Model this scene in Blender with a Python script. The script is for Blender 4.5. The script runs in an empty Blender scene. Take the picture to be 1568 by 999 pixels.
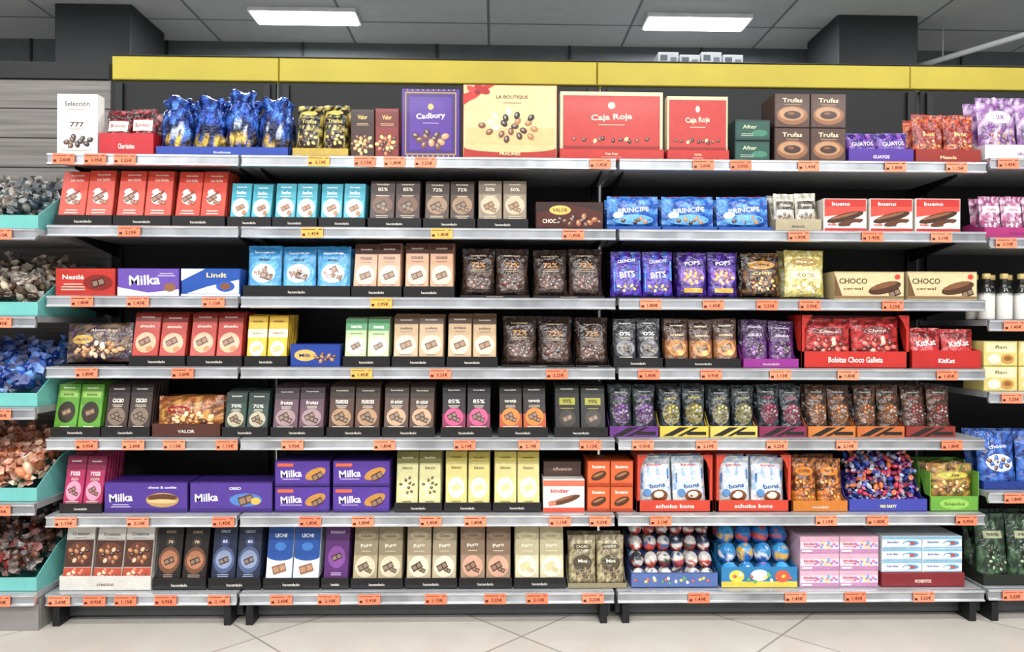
import bpy, math, random
from math import pi, sin, cos, tan, radians
from mathutils import Vector, Matrix, noise
random.seed(11)
RU = random.uniform

# ------------------------------------------------------------------ camera
F = 1132.0
D = F/430.0
PSI = radians(1.4); ROLL = radians(0.24); CZ = 1.06
CX = -D*tan(PSI)
R = Matrix.Rotation(-PSI,4,'Z') @ Matrix.Rotation(pi/2,4,'X') @ Matrix.Rotation(ROLL,4,'Z')
R3 = R.to_3x3()
cd = bpy.data.cameras.new('camera'); cam = bpy.data.objects.new('camera', cd)
bpy.context.scene.collection.objects.link(cam)
cam.matrix_world = Matrix.Translation((CX,-D,CZ)) @ R
cd.sensor_width = 36; cd.lens = F/1568*36; cd.clip_start = 0.05
bpy.context.scene.camera = cam

def meas(px, py, y=0.0):
    """measure world X,Z of a photo point lying on the vertical plane Y=y"""
    d = R3 @ Vector(((px-784)/F, (499.5-py)/F, -1))
    t = (y+D)/d.y
    return CX+d.x*t, CZ+d.z*t

def C(h):
    if not isinstance(h, str): return h
    o = []
    for i in (0,2,4):
        c = int(h[i:i+2],16)/255
        o.append(c/12.92 if c <= 0.04045 else ((c+0.055)/1.055)**2.4)
    l = .25*o[0]+.6*o[1]+.15*o[2]; k=.03
    return (o[0]*(1-k)+l*k,o[1]*(1-k)+l*k,o[2]*(1-k)+l*k,1.0)
def mixc(a,b,t):
    a=C(a);b=C(b)
    return tuple(a[i]*(1-t)+b[i]*t for i in range(3))+(1.0,)

# ------------------------------------------------------------------ materials
MATS = {}
def newmat(name):
    m = bpy.data.materials.new(name); m.use_nodes = True
    nt = m.node_tree; bs = nt.nodes['Principled BSDF']
    return m, nt, bs
def printmat(name, rough, metallic=0.0, bump=0.0, bscale=40, coat=0.0, var=0.12, spec=0.5, dist=.006):
    m, nt, bs = newmat(name)
    at = nt.nodes.new('ShaderNodeAttribute'); at.attribute_name = 'Col'
    tc = nt.nodes.new('ShaderNodeTexCoord')
    nz = nt.nodes.new('ShaderNodeTexNoise'); nz.inputs['Scale'].default_value = bscale
    nz.inputs['Detail'].default_value = 3
    nt.links.new(tc.outputs['Object'], nz.inputs['Vector'])
    n2 = nt.nodes.new('ShaderNodeTexNoise'); n2.inputs['Scale'].default_value = 170
    n2.inputs['Detail'].default_value = 2
    nt.links.new(tc.outputs['Object'], n2.inputs['Vector'])
    ad = nt.nodes.new('ShaderNodeMath'); ad.operation='ADD'
    nt.links.new(nz.outputs['Fac'], ad.inputs[0]); nt.links.new(n2.outputs['Fac'], ad.inputs[1])
    mr = nt.nodes.new('ShaderNodeMapRange')
    mr.inputs['From Min'].default_value=.6; mr.inputs['From Max'].default_value=1.4
    mr.inputs['To Min'].default_value = 1-var; mr.inputs['To Max'].default_value = 1+var
    nt.links.new(ad.outputs[0], mr.inputs['Value'])
    vm = nt.nodes.new('ShaderNodeVectorMath'); vm.operation = 'SCALE'
    nt.links.new(at.outputs['Color'], vm.inputs[0]); nt.links.new(mr.outputs['Result'], vm.inputs['Scale'])
    nt.links.new(vm.outputs['Vector'], bs.inputs['Base Color'])
    bs.inputs['Roughness'].default_value = rough
    bs.inputs['Metallic'].default_value = metallic
    bs.inputs['Specular IOR Level'].default_value = spec
    bs.inputs['Coat Weight'].default_value = coat
    bs.inputs['Coat Roughness'].default_value = 0.1
    if bump > 0:
        bp = nt.nodes.new('ShaderNodeBump'); bp.inputs['Strength'].default_value = bump
        bp.inputs['Distance'].default_value = dist
        nt.links.new(nz.outputs['Fac'], bp.inputs['Height'])
        nt.links.new(bp.outputs['Normal'], bs.inputs['Normal'])
        if coat: nt.links.new(bp.outputs['Normal'], bs.inputs['Coat Normal'])
    MATS[name] = m
printmat('card', 0.36, var=0.13, bscale=30, coat=.05, spec=.4)
printmat('tagpaper', 0.6, var=0.04, bscale=50, spec=.3)
printmat('foil', 0.2, bump=1.0, bscale=34, var=0.25, coat=.2, spec=.5, dist=.010)
printmat('metalfoil', 0.18, metallic=0.5, bump=1.0, bscale=48, var=0.35, coat=.2, dist=.014)
printmat('plastic', 0.18, coat=0.3, var=0.03)
def simple(name, col, rough, metallic=0.0, emit=0.0, sc=6, con=.12, stretch=None):
    m, nt, bs = newmat(name)
    tc = nt.nodes.new('ShaderNodeTexCoord')
    mp = nt.nodes.new('ShaderNodeMapping')
    if stretch: mp.inputs['Scale'].default_value = stretch
    nz = nt.nodes.new('ShaderNodeTexNoise'); nz.inputs['Scale'].default_value = sc
    nt.links.new(tc.outputs['Object'], mp.inputs['Vector']); nt.links.new(mp.outputs['Vector'], nz.inputs['Vector'])
    cr = nt.nodes.new('ShaderNodeValToRGB')
    c = C(col)
    cr.color_ramp.elements[0].position = .3; cr.color_ramp.elements[1].position = .7
    cr.color_ramp.elements[0].color = tuple(x*(1-con) for x in c[:3])+(1,)
    cr.color_ramp.elements[1].color = tuple(min(1,x*(1+con)) for x in c[:3])+(1,)
    nt.links.new(nz.outputs['Fac'], cr.inputs['Fac'])
    nt.links.new(cr.outputs['Color'], bs.inputs['Base Color'])
    bs.inputs['Roughness'].default_value = rough; bs.inputs['Metallic'].default_value = metallic
    if emit:
        bs.inputs['Emission Color'].default_value = (0.93,0.97,1,1)
        bs.inputs['Emission Strength'].default_value = emit
    MATS[name] = m
simple('rail', 'dcdee2', 0.26, 0.8, sc=2.0, con=.25, stretch=(3,1,1))  # brightness noise along the rail paints in uneven lamp highlights
simple('railslot', 'a9acb1', 0.3, 0.6, sc=2.0, con=.35, stretch=(4,1,1))  # same highlight variation put into the slot colour
simple('shelfmetal', 'a4a6a9', 0.45, 0.3)
simple('darkmetal', '141518', 0.5, 0.2)
simple('backpanel', '0a0c0f', 0.6)
simple('yellow', 'c4b22c', 0.5, con=.05)
simple('pillar', '1c2024', 0.6)
simple('farwall', '4c5256', 0.8)
simple('fixture', 'f5f7ff', 0.4, emit=9.0)
simple('frame', 'c9ccd0', 0.4)
simple('kick', '4c4e51', 0.5, .3)
simple('basegrey', '8f8c89', 0.4, .3)

def tilemat(name, c1, c2, cm, bw, rh, mort, rot, rough, offs=0.0, loc=(.12,.07,0)):
    m, nt, bs = newmat(name)
    tc = nt.nodes.new('ShaderNodeTexCoord'); mp = nt.nodes.new('ShaderNodeMapping')
    mp.inputs['Rotation'].default_value = (0,0,rot); mp.inputs['Location'].default_value=loc
    br = nt.nodes.new('ShaderNodeTexBrick'); br.offset = offs; br.squash = 1
    br.inputs['Color1'].default_value = C(c1); br.inputs['Color2'].default_value = C(c2)
    br.inputs['Mortar'].default_value = C(cm); br.inputs['Scale'].default_value = 1
    br.inputs['Mortar Size'].default_value = mort; br.inputs['Brick Width'].default_value = bw
    br.inputs['Row Height'].default_value = rh; br.inputs['Mortar Smooth'].default_value = 0.1
    nt.links.new(tc.outputs['Object'], mp.inputs['Vector']); nt.links.new(mp.outputs['Vector'], br.inputs['Vector'])
    nz = nt.nodes.new('ShaderNodeTexNoise'); nz.inputs['Scale'].default_value = 9; nz.inputs['Detail'].default_value = 6
    nt.links.new(mp.outputs['Vector'], nz.inputs['Vector'])
    mx = nt.nodes.new('ShaderNodeMix'); mx.data_type = 'RGBA'; mx.blend_type = 'MULTIPLY'; mx.inputs['Factor'].default_value = .2
    nt.links.new(br.outputs['Color'], mx.inputs[6]); nt.links.new(nz.outputs['Fac'], mx.inputs[7])
    nt.links.new(mx.outputs[2], bs.inputs['Base Color'])
    bs.inputs['Roughness'].default_value = rough
    MATS[name] = m
tilemat('floortile', 'd0cac0', 'c8c2b8', '9a948c', .635, .635, .004, radians(45), 0.3, loc=(.076,-.125,0))
tilemat('ceiltile', '9ea4a7', '95999d', '5a6064', 1.2, .6, .012, 0, 0.7)
# grey wood laminate
m, nt, bs = newmat('greywood')
tc = nt.nodes.new('ShaderNodeTexCoord'); mp = nt.nodes.new('ShaderNodeMapping'); mp.inputs['Scale'].default_value=(1.2,1,40)
nz = nt.nodes.new('ShaderNodeTexNoise'); nz.inputs['Scale'].default_value = 2.2; nz.inputs['Detail'].default_value=6
cr = nt.nodes.new('ShaderNodeValToRGB'); cr.color_ramp.elements[0].color=C('66625f'); cr.color_ramp.elements[1].color=C('88837f')
cr.color_ramp.elements[0].position=.3; cr.color_ramp.elements[1].position=.7
nt.links.new(tc.outputs['Object'],mp.inputs['Vector']); nt.links.new(mp.outputs['Vector'],nz.inputs['Vector'])
nt.links.new(nz.outputs['Fac'],cr.inputs['Fac']); nt.links.new(cr.outputs['Color'],bs.inputs['Base Color'])
bs.inputs['Roughness'].default_value=.5
MATS['greywood']=m

# ------------------------------------------------------------------ text cache
TC = {}
def tmesh(s):
    if s in TC: return TC[s]
    cu = bpy.data.curves.new('tmp','FONT'); cu.body = s; cu.resolution_u = 2; cu.offset = 0.018
    o = bpy.data.objects.new('tmp', cu); bpy.context.scene.collection.objects.link(o)
    bpy.context.view_layer.update()
    dg = bpy.context.evaluated_depsgraph_get()
    me = bpy.data.meshes.new_from_object(o.evaluated_get(dg))
    vs = [(v.co.x, v.co.y) for v in me.vertices]; fs = [list(p.vertices) for p in me.polygons]
    x0=min(v[0] for v in vs); x1=max(v[0] for v in vs); y0=min(v[1] for v in vs); y1=max(v[1] for v in vs)
    vs = [((a-x0)/(x1-x0)-.5, (b-y0)/(y1-y0)-.5) for a,b in vs]
    bpy.data.objects.remove(o); bpy.data.meshes.remove(me); bpy.data.curves.remove(cu)
    TC[s] = (vs, fs); return TC[s]

# ------------------------------------------------------------------ builder
class MB:
    def __init__(s):
        s.v=[];s.f=[];s.m=[];s.vc=[];s.sm=[];s.mats=[];s.M=Matrix();s.surf=None
    def add(s, vs, fs, col, mat='card', smooth=False):
        b=len(s.v); M=s.M
        for p in vs: s.v.append(M@Vector(p))
        if isinstance(col, list): s.vc.extend(col)
        else:
            c=C(col); s.vc.extend([c]*len(vs))
        if mat not in s.mats: s.mats.append(mat)
        mi=s.mats.index(mat)
        for f in fs:
            s.f.append([b+i for i in f]); s.m.append(mi); s.sm.append(smooth)
    def box(s,x0,x1,y0,y1,z0,z1,col='888888',mat='card',c=0.0015,side=None):
        c=min(c,(x1-x0)*.3,(y1-y0)*.3,(z1-z0)*.3); side=side or col
        R0=[(x0+c,y0,z0+c),(x1-c,y0,z0+c),(x1-c,y0,z1-c),(x0+c,y0,z1-c)]
        R1=[(x0,y0+c,z0),(x1,y0+c,z0),(x1,y0+c,z1),(x0,y0+c,z1)]
        R2=[(x0,y1-c,z0),(x1,y1-c,z0),(x1,y1-c,z1),(x0,y1-c,z1)]
        R3_=[(x0+c,y1,z0+c),(x1-c,y1,z0+c),(x1-c,y1,z1-c),(x0+c,y1,z1-c)]
        s.add(R0,[[0,1,2,3]],col,mat)
        fs=[]
        for k in range(3):
            for i in range(4):
                j=(i+1)%4
                fs.append([k*4+j,k*4+i,(k+1)*4+i,(k+1)*4+j])
        fs.append([15,14,13,12])
        s.add(R0+R1+R2+R3_,fs,side,mat)
    def P(s,x,z,off):
        y = s.surf(x,z) if s.surf else 0.0
        return (x,y-off,z)
    def drect(s,x0,z0,x1,z1,col,off,mat='card'):
        n = 6 if s.surf else 1
        vs=[];fs=[]
        for j in range(n+1):
            for i in range(n+1):
                vs.append(s.P(x0+(x1-x0)*i/n, z0+(z1-z0)*j/n, off))
        for j in range(n):
            for i in range(n):
                a=j*(n+1)+i; fs.append([a,a+1,a+n+2,a+n+1])
        s.add(vs,fs,col,mat,bool(s.surf))
    def dell(s,cx,cz,rx,rz,col,off,n=16,rot=0,mat='card'):
        vs=[s.P(cx,cz,off)];fs=[]
        rings=2 if s.surf else 1
        for k in range(1,rings+1):
            for i in range(n):
                a=2*pi*i/n; x=rx*cos(a)*k/rings; z=rz*sin(a)*k/rings
                vs.append(s.P(cx+x*cos(rot)-z*sin(rot), cz+x*sin(rot)+z*cos(rot), off))
        for i in range(n): fs.append([0,1+i,1+(i+1)%n])
        if rings==2:
            for i in range(n):
                j=(i+1)%n; fs.append([1+i,1+n+i,1+n+j,1+j])
        s.add(vs,fs,col,mat,rings==2)
    def dpoly(s,pts,col,off,mat='card'):
        s.add([s.P(x,z,off) for x,z in pts],[list(range(len(pts)))],col,mat)
    def dtext(s,t,cx,cz,w,h,col,off,rot=0,mat='card'):
        vs,fs=tmesh(t); o=[]
        for a,b in vs:
            x=a*w;z=b*h
            o.append(s.P(cx+x*cos(rot)-z*sin(rot), cz+x*sin(rot)+z*cos(rot), off))
        s.add(o,fs,col,mat)
    def finish(s,name):
        me=bpy.data.meshes.new(name)
        xs=[v.x for v in s.v];ys=[v.y for v in s.v];zs=[v.z for v in s.v]
        o=Vector(((min(xs)+max(xs))/2,(min(ys)+max(ys))/2,min(zs)))
        me.from_pydata([v-o for v in s.v],[],s.f)
        at=me.color_attributes.new('Col','FLOAT_COLOR','POINT')
        at.data.foreach_set('color',[x for c in s.vc for x in c])
        for n in s.mats: me.materials.append(MATS[n])
        me.polygons.foreach_set('material_index',s.m)
        me.polygons.foreach_set('use_smooth',s.sm)
        me.update()
        ob=bpy.data.objects.new(name,me); ob.location=o
        bpy.context.scene.collection.objects.link(ob)
        return ob

def art(b, ops, w, h, mat='card', base_off=0.0004):
    off=base_off
    for op in ops:
        k=op[0]
        if k=='r': b.drect(op[1]*w,op[2]*h,op[3]*w,op[4]*h,op[5],off,mat)
        elif k=='e': b.dell(op[1]*w,op[2]*h,op[3]*w,op[4]*h,op[5],off,rot=(op[6] if len(op)>6 else 0),mat=mat)
        elif k=='t': b.dtext(op[1],op[2]*w,op[3]*h,op[4]*w,op[5]*h,op[6],off,rot=(op[7] if len(op)>7 else 0),mat=mat)
        elif k=='p': b.dpoly([(u*w,v*h) for u,v in op[1]],op[2],off,mat)
        elif k=='q':   # chocolate squares, rotated  (cu,cv,size*w,col,rot)
            cu,cv,sz,col,rot=op[1:6]; c_,s_=cos(rot),sin(rot); q=sz*w
            pts=[(-q,-q*.6),(q,-q*.6),(q,q*.6),(-q,q*.6)]
            b.dpoly([(cu*w+x*c_-z*s_, cv*h+x*s_+z*c_) for x,z in pts],col,off,mat)
            for sx in (-.5,.5):
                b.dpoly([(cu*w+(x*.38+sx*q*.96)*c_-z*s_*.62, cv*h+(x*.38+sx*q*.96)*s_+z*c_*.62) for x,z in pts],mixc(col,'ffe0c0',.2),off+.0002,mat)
        elif k=='k':   # cluster of pralines
            cu,cv,ru,rv,n,cols,sz=op[1:8]
            for i in range(n):
                a=i*2.39996; rr=math.sqrt((i+.5)/n)
                x=(cu+ru*rr*cos(a))*w; z=(cv+rv*rr*sin(a))*h
                c0=cols[i%len(cols)]; o2=off+0.00002*i
                b.dell(x,z,sz*w,sz*w*.75,c0,o2,n=9,rot=a,mat=mat)
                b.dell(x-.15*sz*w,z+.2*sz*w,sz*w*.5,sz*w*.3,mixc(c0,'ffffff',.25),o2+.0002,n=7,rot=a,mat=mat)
            off+=0.0003
        elif k=='l':   # lines of small print
            cu,cv,wu,n,dv,col=op[1:7]
            for i in range(n):
                ww=wu*RU(.7,1)
                b.drect((cu-ww/2)*w,(cv-i*dv)*h,(cu+ww/2)*w,(cv-i*dv+dv*.4)*h,col,off,mat)
        off+=0.0003

# ------------------------------------------------------------------ shelf geometry
YT=[242,350,456,563,671,787,905]
SZ=[CZ+(499.5-y)/430 for y in YT]
SD=0.42
def shelf(b,x0,x1,zt,y0=0.0,depth=SD,mat='shelfmetal'):
    b.box(x0,x1,y0,y0+depth,zt-.022,zt-.0005,mat=mat,c=.002)
    prof=[(0.0,-.001),(-.008,.0),(-.013,-.001),(-.017,-.004),(-.017,-.009),(-.012,-.011),(-.012,-.033),(-.018,-.035),(-.018,-.040),(-.008,-.042),(-.004,-.036),(0,-.024)]
    vs=[(x,y0+p[0],zt+p[1]) for x in (x0,x1) for p in prof]; n=len(prof)
    fs=[[i,(i+1)%n,n+(i+1)%n,n+i] for i in range(n)]+[list(range(n))[::-1],list(range(n,2*n))]
    slot=fs.pop(5)
    b.add(vs,fs,'cccccc','rail')
    b.add([vs[i] for i in slot],[[0,1,2,3]],'cccccc','railslot')
bays=[(74,367),(370,942),(946,1506)]
bx=[(meas(a,499.5)[0],meas(c,499.5)[0]) for a,c in bays]
BACKTOP=meas(784,98,.45)[1]; YB=.45
for i,(x0,x1) in enumerate(bx):
    b=MB()
    for z in SZ: shelf(b,x0+.002,x1-.002,z)
    b.box(x0+.001,x1-.001,SD+.003,SD+.03,0.08,BACKTOP-.1,mat='backpanel')
    for xx in (x0+.02,x1-.05):
        b.box(xx,xx+.03,SD-.012,SD+.002,0.0,BACKTOP-.11,mat='darkmetal')
        b.box(xx,xx+.025,-.005,SD,0.0,0.07,mat='darkmetal')
        for z in SZ:   # brackets under each shelf
            b.add([(xx+.012,SD-.01,z-.022),(xx+.012,SD-.01,z-.075),(xx+.012,.1,z-.03),(xx+.012,.1,z-.022),
                   (xx+.016,SD-.01,z-.022),(xx+.016,SD-.01,z-.075),(xx+.016,.1,z-.03),(xx+.016,.1,z-.022)],
                  [[0,1,2,3],[7,6,5,4],[1,5,6,2],[2,6,7,3]],'000000','darkmetal')
    b.box(x0+.004,x1-.004,.06,.072,0.012,SZ[6]-.024,mat='kick')
    b.finish('gondola_shelf_unit')
# yellow header band
b=MB()
yx=[bx[0][0],meas(430,110,YB)[0],meas(913,110,YB)[0],meas(1388,110,YB)[0],4.2]
zb,zt_=BACKTOP-.094,BACKTOP
for i in range(4):
    b.box(yx[i]+.002,yx[i+1]-.002,YB-.03,YB+.03,zb,zt_+.002,mat='yellow',c=.003)
    b.box(yx[i]+.002,yx[i+1]-.002,YB-.032,YB+.034,zt_+.002,zt_+.008,mat='darkmetal',c=.001)
b.finish('yellow_header_sign')

# ------------------------------------------------------------------ price tags
TG=[([102,150,195,490,560,605,652,918,1075,1132,1235,1367,1460],0),
([202,480,677,877,1220,1332,1437],1),
([130,215,330,585,995,1090,1172,1237,1363],2),
([137,283,555,675,852,992,1087,1192,1295,1446],3),
([137,208,270,350,450,590,712,810,903,983,1080,1187,1293,1453],4),
([105,215,345,477,557,660,728,857,918,1010,1262,1340,1475],5),
([95,149,196,257,338,433,505,567,668,758,822,907,1068,1215,1306,1410],6)]
YEL={(0,490),(1,480),(1,677),(2,585),(3,555)}
prices=['1,45€','0,95€','2,10€','1,80€','3,25€','1,15€','2,60€']
def tag(b,x,z,col,y=-.0190,w=.076):
    a=RU(-.012,.012)
    b.M=Matrix.Translation((x,y,z-.0225))@Matrix.Rotation(radians(RU(-1,0)),4,'X')@Matrix.Rotation(a,4,'Y')
    b.box(-w/2,w/2,-.0008,.0008,-.018,.018,col,'tagpaper',c=.0003)
    b.surf=None
    bl='3a1c14'; off=.0014
    b.dtext(random.choice(prices),.006,-.004,.038,.014,bl,off)
    b.drect(-.034,.010,.012,.012,bl,off)
    b.drect(-.034,-.011,-.024,-.003,bl,off)
    b.drect(.022,.010,.034,.0125,bl,off)
    b.M=Matrix()
b=MB()
for xs,r in TG:
    for px in xs:
        y=YT[r]+8
        tag(b,meas(px,y)[0],SZ[r],'eeaa50' if (r,px) in YEL else random.choice(['f58360','f27c58','f78c68']))
b.finish('price_tags')

# ------------------------------------------------------------------ product primitives
def fr(b,px0,px1,row,ytop,y=.02,z=None):
    zb=SZ[row] if z is None else z
    pm=YT[row] if row is not None else ytop
    x0=meas(px0+1,(pm+ytop)/2,y)[0]; x1=meas(px1-1,(pm+ytop)/2,y)[0]
    h=meas((px0+px1)/2,ytop,y)[1]-zb
    b.M=Matrix.Translation((x0,y,zb)); b.surf=None
    return x1-x0,h

def tray(b,w,d,lip,hs,col='151314',t=.0018,txt='hacendado',tcol='cfcac0',lipart=None):
    b.box(0,w,0,d,0,t,col,'card',c=.0004)
    b.box(0,w,0,t,0,lip,col,'card',c=.0004)
    b.box(0,w,d-t,d,0,hs,col,'card',c=.0004)
    for x in (0,w-t):
        pf=[(t,t),(t,lip),(d*.25,lip*1.05),(d*.6,hs),(d-t,hs),(d-t,t)]
        vs=[(x,a,z) for a,z in pf]+[(x+t,a,z) for a,z in pf]; n=6
        b.add(vs,[[0,1,2,3,4,5],[11,10,9,8,7,6]]+[[i,i+6,(i+1)%6+6,(i+1)%6] for i in range(6)],col,'card')
    if lipart: art(b,lipart,w,lip)
    elif txt:
        b.dtext(txt,w*.5,lip*.42,min(w*.3,.06),lip*.24,tcol,.0005)

def bars(px0,px1,row,ytop,n,ops,base,lip=15,col='151314',name='chocolate_bar_tray',side=None,tilt=13,depth=.22,txt='hacendado',tcol='cfcac0',k=7,mat='card',thick=.013):
    b=MB(); w,h=fr(b,px0,px1,row,ytop)
    lp=lip/430
    tray(b,w,depth,lp,min(h*.55,.09),col,txt=txt,tcol=tcol)
    M0=b.M.copy(); bw=(w-.006)/n
    th=radians(tilt); L=(h-.0075)/cos(th)*1.02
    for i in range(n):
        for j in range(k):
            tt=th+radians(RU(-1.2,1.2)); yy=.005+j*.021
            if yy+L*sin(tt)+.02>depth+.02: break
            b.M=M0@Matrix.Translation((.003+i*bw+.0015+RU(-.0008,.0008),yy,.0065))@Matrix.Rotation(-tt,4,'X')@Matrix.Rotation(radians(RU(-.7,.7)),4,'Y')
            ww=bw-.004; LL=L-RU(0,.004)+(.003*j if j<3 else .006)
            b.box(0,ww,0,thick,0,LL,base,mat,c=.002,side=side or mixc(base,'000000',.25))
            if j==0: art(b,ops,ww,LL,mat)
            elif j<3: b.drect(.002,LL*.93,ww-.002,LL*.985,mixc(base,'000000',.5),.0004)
    b.M=M0
    b.finish(name)

def pillow(b,w,h,t,colf,nx=14,nz=16,mode='stand',mat='foil',seal=.07,seed=0.0,wr=.0034,back=True):
    def prof(u,v):
        u=min(1,max(0,u));v=min(1,max(0,v))
        s=max(0,1-abs(2*u-1)**2.6)**.55
        if mode=='stand':
            if v>1-seal: q=0
            else: q=(max(0,1-v/(1-seal)))**.55*(min(1,v*9+.55))
        elif mode=='flow':
            vv=(v-seal)/(1-2*seal); q=0 if (vv<=0 or vv>=1) else (1-abs(2*vv-1)**2.6)**.6
        else:
            uu=(u-seal)/(1-2*seal); s=0 if (uu<=0 or uu>=1) else (1-abs(2*uu-1)**3)**.6
            q=(max(0,1-abs(2*v-1)**2.4))**.5
        return s*q
    def y_front(x,z):
        u=x/w;v=z/h;p=prof(u,v)
        return t/2-(t/2)*p - wr*noise.noise(Vector((x*42+seed,z*36,seed)))*(.25+p) - .0004
    def jag(u,v):   # ragged crimped top edge
        return h*.018*noise.noise(Vector((u*9+seed,3.1,seed))) if v==1 else 0
    vs=[];cs=[];fs=[]
    for j in range(nz+1):
        for i in range(nx+1):
            u=i/nx;v=j/nz;x=u*w;z=v*h
            ins = 1-.05*sin(pi*v)-.02*noise.noise(Vector((v*7,seed,0))) if mode!='side' else 1
            vs.append((w/2+(x-w/2)*ins,y_front(x,z),z+jag(u,v))); cs.append(C(colf(u,v)))
    for j in range(nz):
        for i in range(nx):
            a=j*(nx+1)+i; fs.append([a,a+1,a+nx+2,a+nx+1])
    b.add(vs,fs,cs,mat,True)
    if back:
        vs2=[];mx=nx;mz=6
        for j in range(mz+1):
            for i in range(mx+1):
                u=i/mx;v=j/mz;ins=1-.05*sin(pi*v) if mode!='side' else 1
                vs2.append((w/2+(u*w-w/2)*ins,t/2+(t/2)*prof(u,v)+.0004,v*h+jag(u,v)))
        f2=[]
        for j in range(mz):
            for i in range(mx):
                a=j*(mx+1)+i; f2.append([a+1,a,a+mx+1,a+mx+2])
        b.add(vs2,f2,[C(colf(.5,.5))]*len(vs2),mat,True)
    b.surf=y_front

def pouches(px0,px1,row,ytop,n,ops,colf,lip=0,col='151314',name='chocolate_pouch_display',t=.05,k=2,mode='stand',mat='foil',txt='hacendado',tcol='cfcac0',lipart=None,y=.02,tilt=6,hs=None):
    b=MB(); w,h=fr(b,px0,px1,row,ytop,y)
    d=t*k+.03
    if lip: tray(b,w,d,lip/430,hs or min(h*.5,.08),col,txt=txt,tcol=tcol,lipart=lipart)
    else: tray(b,w,d,.006,.012,col,txt=None)
    M0=b.M.copy(); bw=(w-.006)/n; th=radians(tilt); up=.003+t*sin(th+radians(2))
    for i in range(n):
        for j in range(k):
            b.M=M0@Matrix.Translation((.003+i*bw+.001,.006+j*(t+.004),up))@Matrix.Rotation(-(th+radians(RU(-2,2))),4,'X')@Matrix.Rotation(radians(RU(-1.2,1.2)),4,'Y')
            b.surf=None
            ww=bw-.002; hh=(h-up-.002)*RU(.96,1.0)
            pillow(b,ww,hh,t,colf,mode=mode,mat=mat,seed=RU(0,50),nx=14 if j==0 else 6,nz=16 if j==0 else 7)
            if j==0: art(b,ops,ww,hh,mat,base_off=.0014)
            b.surf=None
    b.M=M0
    b.finish(name)

def boxes(px0,px1,row,ytop,nx,nz,ops,base,name='chocolate_box',depth=.14,side=None,y=.02,gap=.002,mat='card'):
    b=MB(); w,h=fr(b,px0,px1,row,ytop,y)
    M0=b.M.copy()
    bw=w/nx; bh=h/nz
    for i in range(nx):
        for j in range(nz):
            b.M=M0@Matrix.Translation((i*bw+gap/2,RU(0,.003),j*bh))
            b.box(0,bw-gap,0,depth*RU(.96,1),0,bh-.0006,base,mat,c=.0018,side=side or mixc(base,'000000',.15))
            art(b,ops,bw-gap,bh-.0006,mat)
    b.M=M0
    b.finish(name)

def solid(c): return lambda u,v:c
def bands(lst):
    cc=[(a,C(c)) for a,c in lst]
    def f(u,v):
        for a,c in cc:
            if v<=a: return c
        return cc[-1][1]
    return f
def speckle(cols,sc=7,seed=1.0):
    cc=[C(c) for c in cols]
    def f(u,v):
        n=noise.noise(Vector((u*sc+seed,v*sc*1.3,seed)))*.5+.5
        return cc[int(max(0,min(.999,(n-.2)/.6))*len(cc))]
    return f

def ellipsoid(b,c,r,rot,col,mat='foil',nu=10,nv=6,colf=None):
    E=Matrix.Translation(c)@rot.to_4x4(); vs=[];fs=[];cs=[]
    for j in range(nv+1):
        ph=pi*j/nv
        for i in range(nu):
            th=2*pi*i/nu
            vs.append(E@Vector((r[0]*sin(ph)*cos(th),r[1]*sin(ph)*sin(th),r[2]*cos(ph))))
            cs.append(C(colf(i/nu,j/nv)) if colf else C(col))
    for j in range(nv):
        for i in range(nu):
            k=(i+1)%nu; fs.append([j*nu+i,(j+1)*nu+i,(j+1)*nu+k,j*nu+k])
    b.add(vs,fs,cs,mat,True)
def rrot(a=1.0):
    return Matrix.Rotation(RU(-a,a)*pi,3,'X')@Matrix.Rotation(RU(-a,a)*pi,3,'Y')@Matrix.Rotation(RU(-a,a)*pi,3,'Z')
def candy(b,c,s,col,mat='foil'):
    rot=rrot(); ellipsoid(b,c,(s*1.3,s*.75,s*.7),rot,col,mat,8,5)
    for sg in (-1,1):
        pts=[Vector((sg*s*1.1,0,0))]+[Vector((sg*s*2.0,s*.8*cos(a),s*.8*sin(a))) for a in (0,1.3,2.5,3.8,5.0)]
        pts=[rot@p+Vector(c) for p in pts]
        b.add(pts,[[0,1,2],[0,2,3],[0,3,4],[0,4,5],[0,5,1]],mixc(col,'ffffff',.15),mat)
def heap(b,x0,x1,y0,y1,zf,zb,s,cols,mat='foil',layers=2):
    nx=max(1,int((x1-x0)/(s*1.7))); ny=max(1,int((y1-y0)/(s*1.7)))
    for l in range(layers):
        for i in range(nx):
            for j in range(ny):
                x=x0+s*2.2+(x1-x0-4.4*s)*(i+RU(.1,.9))/nx; y=y0+s*1.9+(y1-y0-4*s)*(j+RU(.1,.9))/ny
                z=zf+(zb-zf)*(y-y0)/(y1-y0)-l*s*1.1+RU(-.3,.5)*s
                candy(b,(x,y,max(z,s*2.1)),s*RU(.85,1.1),random.choice(cols),mat)

# ------------------------------------------------------------------ artwork
def bart(top=None,low=None,logo='f2ece0',txt='72%',tc='f2ece0',glow=None,pic='4a2a1c',pv=.36,ln='d8cfc0',th=.08):
    o=[]
    if top: o.append(('r',.01,.74,.99,.99,top))
    if low: o.append(('r',.01,.01,.99,.42,low))
    o.append(('t','hacendado',.5,.9,.5,.035,logo))
    o.append(('t',txt,.5,.67,.5,th,tc))
    o.append(('l',.5,.58,.5,2,.03,ln))
    if glow: o.append(('e',.5,pv,.4,.18,glow))
    o.append(('q',.42,pv+.02,.2,pic,.5)); o.append(('q',.6,pv-.05,.17,mixc(pic,'000000',.2),-.4))
    o.append(('l',.5,.16,.7,2,.03,ln))
    return o

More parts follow.
